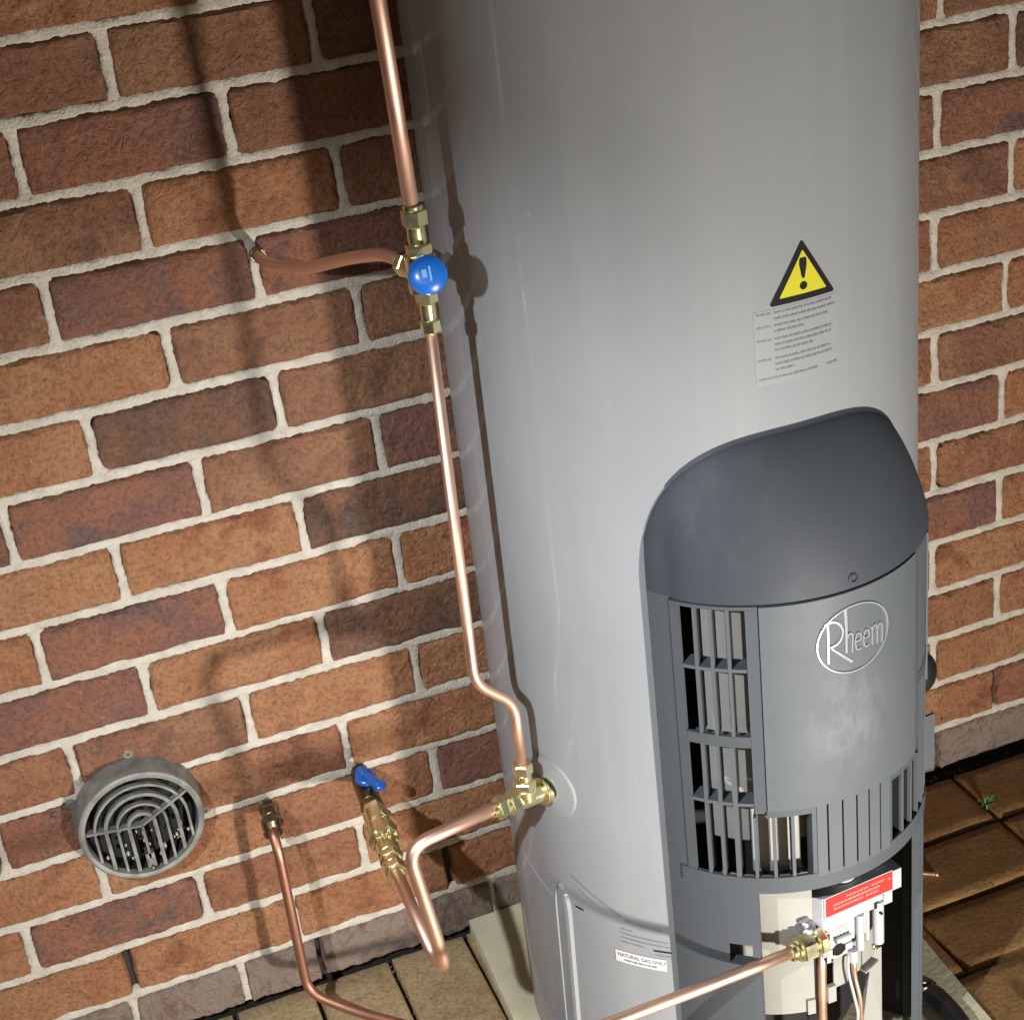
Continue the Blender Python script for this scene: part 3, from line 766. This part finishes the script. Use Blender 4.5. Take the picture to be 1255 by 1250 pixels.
build('burner_box', bm, M_crm, heater, smooth=40)

# ------------------------------------------------------------------ gas control
u0, u1, wf = -.024, .073, .300
bm = bmesh.new()
pbox(bm, u0, u1, wf - .055, wf, .2660, .2960)               # head block with the red label
pbox(bm, u1 + .0002, u1 + .0135, wf - .040, wf - .001, .2640, .2930)
pbox(bm, u1 - .012, u1 + .0005, wf - .030, wf - .0012, .2470, .2655)
pbox(bm, u0 + .0005, u1 - .013, wf - .050, wf - .0015, .2480, .2658)
bevel(bm, .0016, 2, 60)
gas = build('gas_control', bm, M_wht, heater, smooth=40)
bm = bmesh.new()      # left cheek of the casting, slanting back
hexa(bm, [P(u0 - .002, wf - .002, .205), P(u0 + .004, wf - .002, .205), P(u0 + .004, wf - .07, .235), P(u0 - .034, wf - .05, .270), P(u0 - .002, wf - .002, .2955), P(u0 + .004, wf - .002, .2955), P(u0 + .004, wf - .07, .2955), P(u0 - .036, wf - .045, .2930)])
build('casting_cheek', bm, mat('cast_grey', (.36, .37, .40), .45, metal=.3), gas)
bm = bmesh.new()
pbox(bm, u0 + .004, u0 + .040, wf - .045, wf - .004, .2120, .2475)   # face plates
pbox(bm, u0 + .041, u0 + .066, wf - .045, wf - .006, .2120, .2475)
pbox(bm, u0 + .004, u0 + .012, wf - .03, wf - .003, .1930, .2118)
pbox(bm, u0 + .012, u0 + .034, wf - .03, wf - .004, .1950, .2010)
pbox(bm, u0 + .030, u0 + .040, wf - .03, wf - .002, .2020, .2118)
bevel(bm, .0015, 2, 60)
build('valve_body', bm, M_wht, gas, smooth=40)
bm = bmesh.new()
tube(bm, [P(u0 + .051, wf - .002, .249), P(u0 + .051, wf - .002, .196)], .0052, 14)
tube(bm, [P(u0 + .079, wf - .004, .256), P(u0 + .079, wf - .004, .192)], .0068, 14)
tube(bm, [P(u0 + .065, wf - .008, .262), P(u0 + .065, wf - .008, .200)], .0035, 12)
tube(bm, [P(u0 + .014, wf + .001, .2262), P(u0 + .036, wf + .001, .2262)], .0034, 12)
tube(bm, [P(u0 + .040, wf - .002, .200), P(u0 + .041, wf - .002, .182)], .0062, 14)
build('valve_tube', bm, M_wht, gas, smooth=50)
bm = bmesh.new(); lathe(bm, P(u0 + .021, wf - .004, .2075), (OX, OY, 0), [(0, .0085), (.0015, .0085), (.0016, .0)], 18)
build('port_hole', bm, M_blk, gas); bm = bmesh.new(); pbox(bm, u0 + .071, u0 + .077, wf - .003, wf + .0006, .2490, .2570); build('switch_window', bm, M_blk, gas); bm = bmesh.new(); pbox(bm, u0 + .0095, u0 + .0125, wf - .004, wf - .0024, .1945, .1975)
build('case_screw', bm, M_blk, gas); bm = bmesh.new()
pbox(bm, u0 + .0755, u0 + .0785, wf - .003, wf + .0062, .2415, .2440)
build('case_screw', bm, M_blk, gas)
bm = bmesh.new(); pbox(bm, u0 + .002, u1 - .0005, wf + .0002, wf + .0008, .2680, .2945)
rl = build('red_label', bm, M_red, gas)
bm = bmesh.new()
for z, a, b in ((.2880, .030, .062), (.2880, .066, .085), (.2820, .012, .078), (.2760, .012, .055), (.2760, .058, .076), (.2865, .089, .0935)):
    x = a
    while x < b:
        w = rr.uniform(.0022, .0055); pbox(bm, u0 + x, u0 + min(b, x + w), wf + .0009, wf + .0012, z - .0014, z + .0014); x += w + .0011
build('label_print', bm, M_pnk, rl)
bm = bmesh.new(); pbox(bm, u0 + .009, u0 + .038, wf - .0035, wf - .0028, .2270, .2465)
pl = build('rating_label', bm, M_lab, gas)
bm = bmesh.new(); 
for z in (.2430, .2392, .2354, .2310, .2292): 
    x = .012
    while x < .034:
        w = rr.uniform(.002, .005); pbox(bm, u0 + x, u0 + min(.035, x + w), wf - .0028, wf - .0025, z - .0008, z + .0008); x += w + .0014
build('label_print', bm, M_ink2, pl)
for (ku, kr) in ((.018, .0175), (.066, .012)):
    bm = bmesh.new(); lathe(bm, P(ku, wf - .026, .2962), (0, 0, 1), [(0, kr), (.004, kr), (.0042, kr - .002), (.012, kr - .003), (.020, kr - .0035), (.021, kr - .005), (.021, 0)], 28)
    build('control_dial', bm, M_wht if ku < .03 else M_steel, gas, smooth=40)
bm = bmesh.new()
stack(bm, P(u0 + .001, wf + .001, .2360), (0, 0, 1), [(.009, .0042, 16)])
build('brass_screw', bm, M_br, gas, smooth=40); bm = bmesh.new(); stack(bm, P(u0 + .0735, wf - .004, .1835), (0, 0, 1), [(.006, .0042, 16)])
build('brass_screw', bm, M_br, gas, smooth=40)
bm = bmesh.new(); tube(bm, fillet([P(u0 + .006, wf - .018, .205), P(u0 + .0035, wf - .016, .15), P(u0 + .001, wf - .014, .0), P(u0 + .001, wf - .06, -.03)], .03), .0062, 18)
build('burner_feed_pipe', bm, M_cu, gas, smooth='all')
bm = bmesh.new(); tube(bm, fillet([P(.0175, wf - .002, .185), P(.019, wf - .004, .155), P(.0235, wf + .002, .12), P(.026, wf - .0, .06), P(.03, wf - .05, .0)], .02), .0030, 12)
build('pilot_pipe', bm, M_cu, gas, smooth='all')
bm = bmesh.new(); tube(bm, fillet([P(.0115, wf - .004, .196), P(.008, wf - .002, .17), P(.013, wf, .14), P(.022, wf + .001, .09), P(.02, wf - .03, .0)], .02), .0020, 10)
build('ignition_lead', bm, M_wht, gas, smooth='all')
bm = bmesh.new(); hexa(bm, [P(.040, .262, -.04), P(.080, .262, -.04), P(.080, .268, -.04), P(.040, .268, -.04), P(.066, .262, .150), P(.080, .262, .150), P(.080, .268, .150), P(.066, .268, .150)])
build('burner_bracket', bm, M_crm, heater)

# ------------------------------------------------------------------ gas supply pipe
gp = thing('gas_pipe', 'bright copper gas pipe crossing the lower cover into a brass flare union', 'copper pipe')
bm = bmesh.new(); tube(bm, fillet([P(-.062, .301, .2385), P(-.185, .295, .2380), P(-.36, .286, .2400), P(-.60, .30, .238), P(-.80, .34, .20)], .05), .0072, 20)
build('pipe', bm, M_cu, gp, smooth='all')
bm = bmesh.new(); d = (P(0, .3, .237) - P(-.1, .3, .2385))
stack(bm, P(-.074, .3008, .2385), d, [(.007, .0105, 24), (.006, .0125, 24), (.017, .0175, 6), (.006, .0130, 24), (.010, .0165, 6)], rot=.3)
build('flare_union', bm, M_br, gp, smooth=30)
bm = bmesh.new(); stack(bm, P(-.040, .292, .243), (-.25, 0.1, 1), [(.010, .0085, 20), (.007, .0105, 20), (.008, .0070, 20)])
build('test_nipple', bm, M_steel, gp, smooth=30)

# ------------------------------------------------------------------ supply pipework at the left of the tank
# lower vertical pipe and S-bend
lp = thing('lower_riser_pipe', 'bright slim copper pipe running down beside the tank with an offset bend near its foot', 'copper pipe')
bm = bmesh.new()
tube(bm, fillet([(.3385, -.40, 1.040), (.3310, -.40, .603), (.3785, -.386, .553), (.3775, -.385, .458)], .022, 9), .0061, 20)
build('pipe', bm, M_cu, lp, smooth='all')
up = thing('upper_riser_pipe', 'dull copper pipe rising above the blue capped valve to the top of the picture', 'copper pipe')
bm = bmesh.new(); tube(bm, [(.3365, -.40, 1.140), (.3325, -.40, 1.343), (.330, -.40, 1.47)], .0079, 22); build('pipe', bm, M_cud, up, smooth='all')
bm = bmesh.new(); tube(bm, fillet([(.330, -.40, 1.465), (.3295, -.40, 1.56), (.37, -.37, 1.64), (.45, -.33, 1.66)], .05), .0083, 22); build('pipe_bend', bm, M_cu, up, smooth='all')

# valve with blue cap
vt = thing('capped_valve', 'brass pressure valve with a round blue plastic cap on the riser pipe', 'valve')
bm = bmesh.new()
x_, y_ = .3380, -.40
stack(bm, (x_ + .0005, y_, 1.0200), (0, 0, 1), [(.013, .0105, 6), (.018, .0082, 20), (.012, .0118, 6)])
build('union_nut', bm, M_br, vt, smooth=30); bm = bmesh.new()
stack(bm, (x_ - .0005, y_, 1.1010), (0, 0, 1), [(.011, .0135, 6), (.018, .0095, 20), (.016, .0132, 6), (.005, .0105, 24)])
build('union_nut', bm, M_br, vt, smooth=30)
bm = bmesh.new(); stack(bm, (x_, y_, 1.0630), (0, 0, 1), [(.038, .0155, 24)])
stack(bm, (x_, y_ + .006, 1.083), (-.35, 1, .1), [(.020, .0125, 24), (.010, .0135, 6)])
stack(bm, (x_, y_ - .004, 1.081), (-.12, -1, .35), [(.016, .014, 24)])
build('valve_body', bm, M_br, vt, smooth=30)
bm = bmesh.new(); lathe(bm, Vector((x_ - .001, y_ - .017, 1.0835)), (-.14, -1, .40), [(0, .016), (.0012, .0190), (.012, .0198), (.017, .0185), (.0205, .0145), (.0222, .008), (.0226, 0)], 32)
cap = build('blue_cap', bm, M_blue, vt, smooth=30)
bm = bmesh.new(); cd_, cx_, cy_ = frame_of((-.14, -1, .40)); cc_ = Vector((x_ - .001, y_ - .017, 1.0835)) + cd_ * .0222
for (a0, a1, b0, b1) in ((-.0022, .0000, -.0075, .0070), (.0020, .0070, -.0050, .0030)):
    hexa(bm, [cc_ + cx_ * p_ + cy_ * q_ + cd_ * r_ for r_ in (-.0010, .0010) for p_, q_ in ((a0, b0), (a1, b0), (a1, b1), (a0, b1))])
mk = build('cap_mark', bm, mat('glint_blue', (.16, .32, .62), .35), vt); mk['kind'] = 'stuff'  # embossed mark, its glints painted as paler blue
# lateral pipe from the wall
lt = thing('outlet_pipe', 'short dull copper pipe curving out of the wall to the blue capped valve', 'copper pipe')
bm = bmesh.new(); tube(bm, fillet([(.246, -.012, 1.021), (.244, -.075, 1.026), (.272, -.155, 1.036), (.300, -.27, 1.073), (.318, -.345, 1.092), (.330, -.380, 1.087)], .04, 9), .0069, 20); build('pipe', bm, M_cu, lt, smooth='all')
bm = bmesh.new(); stack(bm, (.247, .004, 1.0195), (0, -1, .05), [(.008, .0105, 24), (.010, .0095, 6)]); build('wall_nut', bm, mat('dark_brass', (.45, .38, .2), .3, metal=1), lt, smooth=30)

# brass tee on the tank inlet
te = thing('brass_tee', 'brass tee fitting screwed into the tank inlet beside its round escutcheon', 'pipe fitting')
td = (Vector((.330, -.392, .4205)) - Vector((.412, -.372, .4110))).normalized()
bm = bmesh.new()
e = stack(bm, (.416, -.371, .4105), td, [(.014, .0165, 24), (.003, .0175, 24), (.034, .0125, 24), (.012, .0150, 6), (.006, .0120, 24), (.011, .0145, 6), (.008, .0095, 24)])
stack(bm, (.3785, -.3845, .4170), (0, 0, 1), [(.016, .0125, 24), (.011, .0140, 6), (.010, .0098, 24), (.014, .0125, 6)])
build('tee_body', bm, M_br, te, smooth=30)
bm = bmesh.new(); stack(bm, (.428, -.365, .409), td, [(.013, .0125, 24)]); build('rubber_seal', bm, mat('seal_brown', (.05, .03, .02), .7), te, smooth=30)

# isolation tap and loop pipe
tp = thing('isolation_tap', 'brass tap assembly sticking out of the wall with a blue butterfly handle', 'tap')
tdv = (Vector((.228, -.305, .2760)) - Vector((.253, 0, .256))).normalized(); p0 = Vector((.253, 0, .256))
bm = bmesh.new(); stack(bm, p0 + Vector((0, .004, 0)), tdv, [(.032, .0125, 24), (.006, .0150, 24)]); build('wall_nipple', bm, mat('old_bronze', (.10, .075, .05), .45, metal=.8), tp, smooth=30)
bm = bmesh.new()
stack(bm, p0 + tdv * .035, tdv, [(.060, .0150, 24), (.012, .0165, 6)])
build('tap_body', bm, mat('olive_brass', (.20, .16, .07), .35, metal=1), tp, smooth=30)
bm = bmesh.new()
stack(bm, p0 + tdv * .107, tdv, [(.014, .0168, 6), (.030, .0172, 24), (.006, .0185, 24), (.028, .0198, 24), (.012, .0180, 6), (.026, .0150, 24), (.013, .0160, 6), (.012, .0120, 24), (.014, .0142, 6)], rot=.2)
for t_, sx in ((.15, .5), (.185, .6), (.186, -.1)):
    stack(bm, p0 + tdv * t_, (sx, -.2, 1), [(.022, .0068, 20), (.004, .0082, 6)])
build('valve_train', bm, M_br, tp, smooth=30)
bm = bmesh.new()
hb = p0 + tdv * .052
stack(bm, hb, (.1, -.15, 1), [(.018, .0075, 18), (.008, .0150, 24)])
hp = hb + Vector((.003, -.004, .027))
hd = Vector((.28, -.93, .0)).normalized()
for sgn, L in ((1, .036), (-1, .016)):
    q0 = hp; q1 = hp + hd * sgn * L
    stack(bm, q0 - Vector((0, 0, .002)), q1 - q0, [(L, .0075 if sgn > 0 else .009, 10)])
stack(bm, hp + hd * .034 - Vector((0, 0, .004)), (.0, -.1, 1), [(.007, .009, 16)])
bevel(bm, .0008, 1, 40)
build('tap_handle', bm, M_blue, tp, smooth=40)
lo_ = thing('loop_pipe', 'copper pipe looping from the tap back up and across to the brass tee', 'copper pipe')
bm = bmesh.new()
s0 = p0 + tdv * .262
LOOP = [s0, Vector((.2355, -.342, .240)), Vector((.2400, -.370, .214)), Vector((.2430, -.402, .226)), Vector((.2395, -.407, .268)), Vector((.2225, -.404, .416)), Vector((.3330, -.3920, .4225))]
tube(bm, fillet(LOOP, .030, 10), .0080, 22)
build('pipe', bm, M_cu, lo_, smooth='all')

# stub fitting and drain pipe
M_cub = mat('copper_unlit', (.52, .27, .18), .5, metal=1, vary=(.38, .19, .13), vscale=30, rvary=.1)  # drain copper darkened to paint it as unlit
st = thing('drain_pipe', 'dark-toned copper pipe dropping from a small wall fitting and bending along the pavers', 'copper pipe')
bm = bmesh.new(); tube(bm, fillet([(.1085, -.075, .262), (.1085, -.094, .235), (.1070, -.100, .13), (.1060, -.100, -.012), (.160, -.150, -.028), (.40, -.39, -.030), (.42, -.7, -.03)], .030, 9), .0070, 20)
build('pipe', bm, M_cub, st, smooth='all')
bm = bmesh.new(); stack(bm, (.117, .004, .252), (-.05, -1, .05), [(.018, .0075, 20), (.014, .0135, 6), (.020, .0125, 24), (.012, .0138, 6)])
stack(bm, (.1095, -.064, .270), (0, -.35, -1), [(.014, .0130, 24), (.004, .0112, 24), (.007, .0135, 24)])
build('elbow_fitting', bm, mat('dull_brass', (.34, .30, .20), .35, metal=1, vary=(.20, .17, .11), vscale=80), st, smooth=30)

# ------------------------------------------------------------------ wall vent
vn = thing('vent_grille', 'round grey metal louvred vent with arched ribs fixed low on the wall', 'vent')
vc = Vector((-.054, 0, .3020)); VR = .084
bm = bmesh.new()
lathe(bm, vc + Vector((0, .004, 0)), (0, -1, 0), [(0, VR + .003), (.002, VR + .003), (.036, VR), (.044, VR - .001), (.046, VR - .004), (.045, VR - .009), (.034, VR - .0105), (.006, VR - .011)], 56)
build('rim', bm, M_vent, vn, smooth=35)
bm = bmesh.new(); lathe(bm, vc, (0, -1, 0), [(.006, 0), (.006, VR - .0115), (.033, VR - .0115)], 40); build('throat', bm, M_cav, vn)  # black liner paints the shade inside the vent
def yz(x, z, y): return vc + Vector((x, y, z))
for k, r in enumerate((.0175, .0325, .0475, .0620)):
    rad = r; bm = bmesh.new(); pts = []
    zb = -math.sqrt(max(0, (VR - .010) ** 2 - rad ** 2))
    pts = [(-rad, zb), (-rad, zb * .5), (-rad, 0)] + [(-rad * math.cos(math.pi * i / 18), rad * math.sin(math.pi * i / 18)) for i in range(1, 18)] + [(rad, 0), (rad, zb * .5), (rad, zb)]
    prev = None; n = len(pts)
    for i, (x, z) in enumerate(pts):
        a = Vector(pts[min(i + 1, n - 1)]) - Vector(pts[max(0, i - 1)]); a.normalize(); nn = Vector((-a.y, a.x)) * (.0017 if k % 2 else .0024)
        cur = [bm.verts.new(yz(x + nn.x * s, z + nn.y * s, y)) for s, y in ((1, -.031), (1, -.038), (-1, -.038), (-1, -.031))]
        if prev:
            for m_ in range(4): bm.faces.new((prev[m_], prev[(m_ + 1) % 4], cur[(m_ + 1) % 4], cur[m_]))
        else: bm.faces.new(cur)
        prev = cur
    bm.faces.new(prev[::-1]); build('louvre', bm, M_vent, vn)
for (x0, z0, x1, z1) in ((0, 0, -.073, .010), (0, 0, .066, .034), (0, 0, 0, -.073)):
    bm = bmesh.new(); d = Vector((x1 - x0, z1 - z0)).normalized(); nn = Vector((-d.y, d.x)) * .0016
    c8 = []
    for y in (-.029, -.040):
        for (x, z, s) in ((x0, z0, 1), (x1, z1, 1), (x1, z1, -1), (x0, z0, -1)): c8.append(yz(x + nn.x * s, z + nn.y * s, y))
    hexa(bm, c8); build('spoke', bm, M_vent, vn)
bm = bmesh.new()
box(bm, vc.x - .006, vc.x + .006, -.040, -.022, vc.z - .068, vc.z - .046); box(bm, vc.x - .004, vc.x + .004, -.043, -.040, vc.z - .063, vc.z - .052)
build('latch', bm, M_steel, vn)
for (ax, az_) in ((.006, .094), (-.083, .042), (.088, -.030)):
    bm = bmesh.new(); p_ = vc + Vector((ax * .98, 0, az_ * .98)); lathe(bm, p_ + Vector((0, .003, 0)), (0, -1, 0), [(0, .0070), (.007, .0066), (.0085, .0052), (.0085, .0032), (.006, .0028), (.006, 0)], 20)
    build('mounting_ear', bm, M_vent, vn, smooth=35)
# flecks of old cement caught in the lower ribs
bm = bmesh.new(); r3 = random.Random(3)
for i in range(26):
    x = r3.uniform(-.055, .06); z = r3.uniform(-.062, -.006)
    if math.hypot(x, z) > .068: continue
    s = r3.uniform(.0012, .0030); bmesh.ops.create_icosphere(bm, subdivisions=1, radius=s, matrix=Matrix.Translation(yz(x, z, r3.uniform(-.032, -.022))) @ Matrix.Diagonal((1, 1, r3.uniform(.8, 2), 1)))
fl = build('cement_fleck', bm, MM, vn); fl['kind'] = 'stuff'

# ------------------------------------------------------------------ small things on the ground
hs = thing('hose_coil', 'glossy black rubber hose end lying on the slab right of the heater', 'hose')
bm = bmesh.new(); tube(bm, fillet([(.862, -.452, -.046), (.884, -.472, -.036), (.886, -.53, -.036), (.872, -.60, -.046)], .03, 9), .0155, 20); build('hose', bm, M_blk, hs, smooth='all')
bm = bmesh.new(); stack(bm, (.874, -.462, -.050), (.25, .3, .9), [(.016, .0165, 28), (.008, .0195, 28), (.004, .012, 28)]); build('hose_cap', bm, M_blk, hs, smooth=30)
of = thing('copper_offcut', 'thin copper pipe end lying on the dark brown pavers right of the heater', 'pipe offcut')
bm = bmesh.new(); tube(bm, [(.965, -.165, FLOOR + .006), (1.055, -.228, FLOOR + .005)], .0030, 12); build('pipe', bm, M_cud, of, smooth='all')
bm = bmesh.new(); stack(bm, (1.054, -.2275, FLOOR + .005), (.82, -.57, 0), [(.005, .0036, 14)]); build('pipe_tip', bm, M_cu, of, smooth='all')
tl = thing('metal_offcut', 'pointed grey metal strip on the paver at the lower right corner', 'metal strip')
bm = bmesh.new()
hexa(bm, [(1.018, -.512, FLOOR + .003), (1.05, -.57, FLOOR + .003), (1.025, -.58, FLOOR + .003), (1.008, -.508, FLOOR + .003), (1.016, -.514, FLOOR + .008), (1.048, -.57, FLOOR + .010), (1.027, -.578, FLOOR + .010), (1.009, -.510, FLOOR + .007)])
build('blade', bm, M_steel, tl)
bm = bmesh.new(); box(bm, 1.027, 1.047, -.64, -.572, FLOOR + .003, FLOOR + .012); build('shank', bm, M_steel, tl)
wd = thing('weed', 'small bright green weed sprouting from the paver joint by the wall', 'weed')
def leaf(base, ang, L, wid, lift):
    bm = bmesh.new(); d = Vector((math.cos(ang), math.sin(ang), 0)); n = Vector((-d.y, d.x, 0)); prev = None
    for i in range(7):
        t = i / 6; c = Vector(base) + d * L * t + Vector((0, 0, lift * math.sin(t * 2.2))); w = wid * math.sin(math.pi * min(1, t * .92 + .08)) ** .8
        cur = [bm.verts.new(c + n * w), bm.verts.new(c - Vector((0, 0, w * .35))), bm.verts.new(c - n * w)]
        if prev:
            bm.faces.new((prev[0], prev[1], cur[1], cur[0])); bm.faces.new((prev[1], prev[2], cur[2], cur[1]))
        prev = cur
    return build('leaf', bm, M_leaf, wd, smooth='all')
for a, L, w in ((.3, .026, .0045), (2.6, .018, .0035), (3.6, .016, .003), (1.2, .013, .003), (5.0, .012, .0028), (.75, .018, .003), (-.3, .015, .003)):
    leaf((1.222, -.122, FLOOR + .001), a, L, w, .010)
bm = bmesh.new(); tube(bm, [(1.222, -.122, FLOOR - .012), (1.222, -.122, FLOOR + .004)], .0012, 6); build('stem', bm, M_leaf, wd)

# loose grit, mortar crumbs and dead bits gathered along the foot of the wall and in the joints
bm = bmesh.new(); r4 = random.Random(21)
for i in range(900):
    k = r4.random()
    if k < .55: x = r4.uniform(-.7, 1.7); y = -abs(r4.gauss(0, .010)) - .002; z = FLOOR - .012
    elif k < .8: x = .0045 + .12 * r4.randint(-5, 3) + r4.gauss(0, .002); y = r4.uniform(-.5, -.01); z = FLOOR - .007
    else: x = r4.uniform(-.6, 1.6); y = r4.uniform(-.6, -.01); z = FLOOR
    if .33 < x < .99 and y > -.62: continue
    sz = r4.uniform(.0007, .0026) if k < .8 else r4.uniform(.0005, .0013)
    bmesh.ops.create_icosphere(bm, subdivisions=1, radius=sz, matrix=Matrix.Translation((x, y, z + sz * .5)) @ Matrix.Rotation(r4.uniform(0, 6), 4, 'Z') @ Matrix.Diagonal((r4.uniform(.8, 1.8), 1, .6, 1)))
g = build('grit', bm, mat('grit_sand', (.17, .12, .075), .9)); tag(g, 'loose sandy grit and crumbs along the foot of the brick wall', 'grit', kind='stuff')
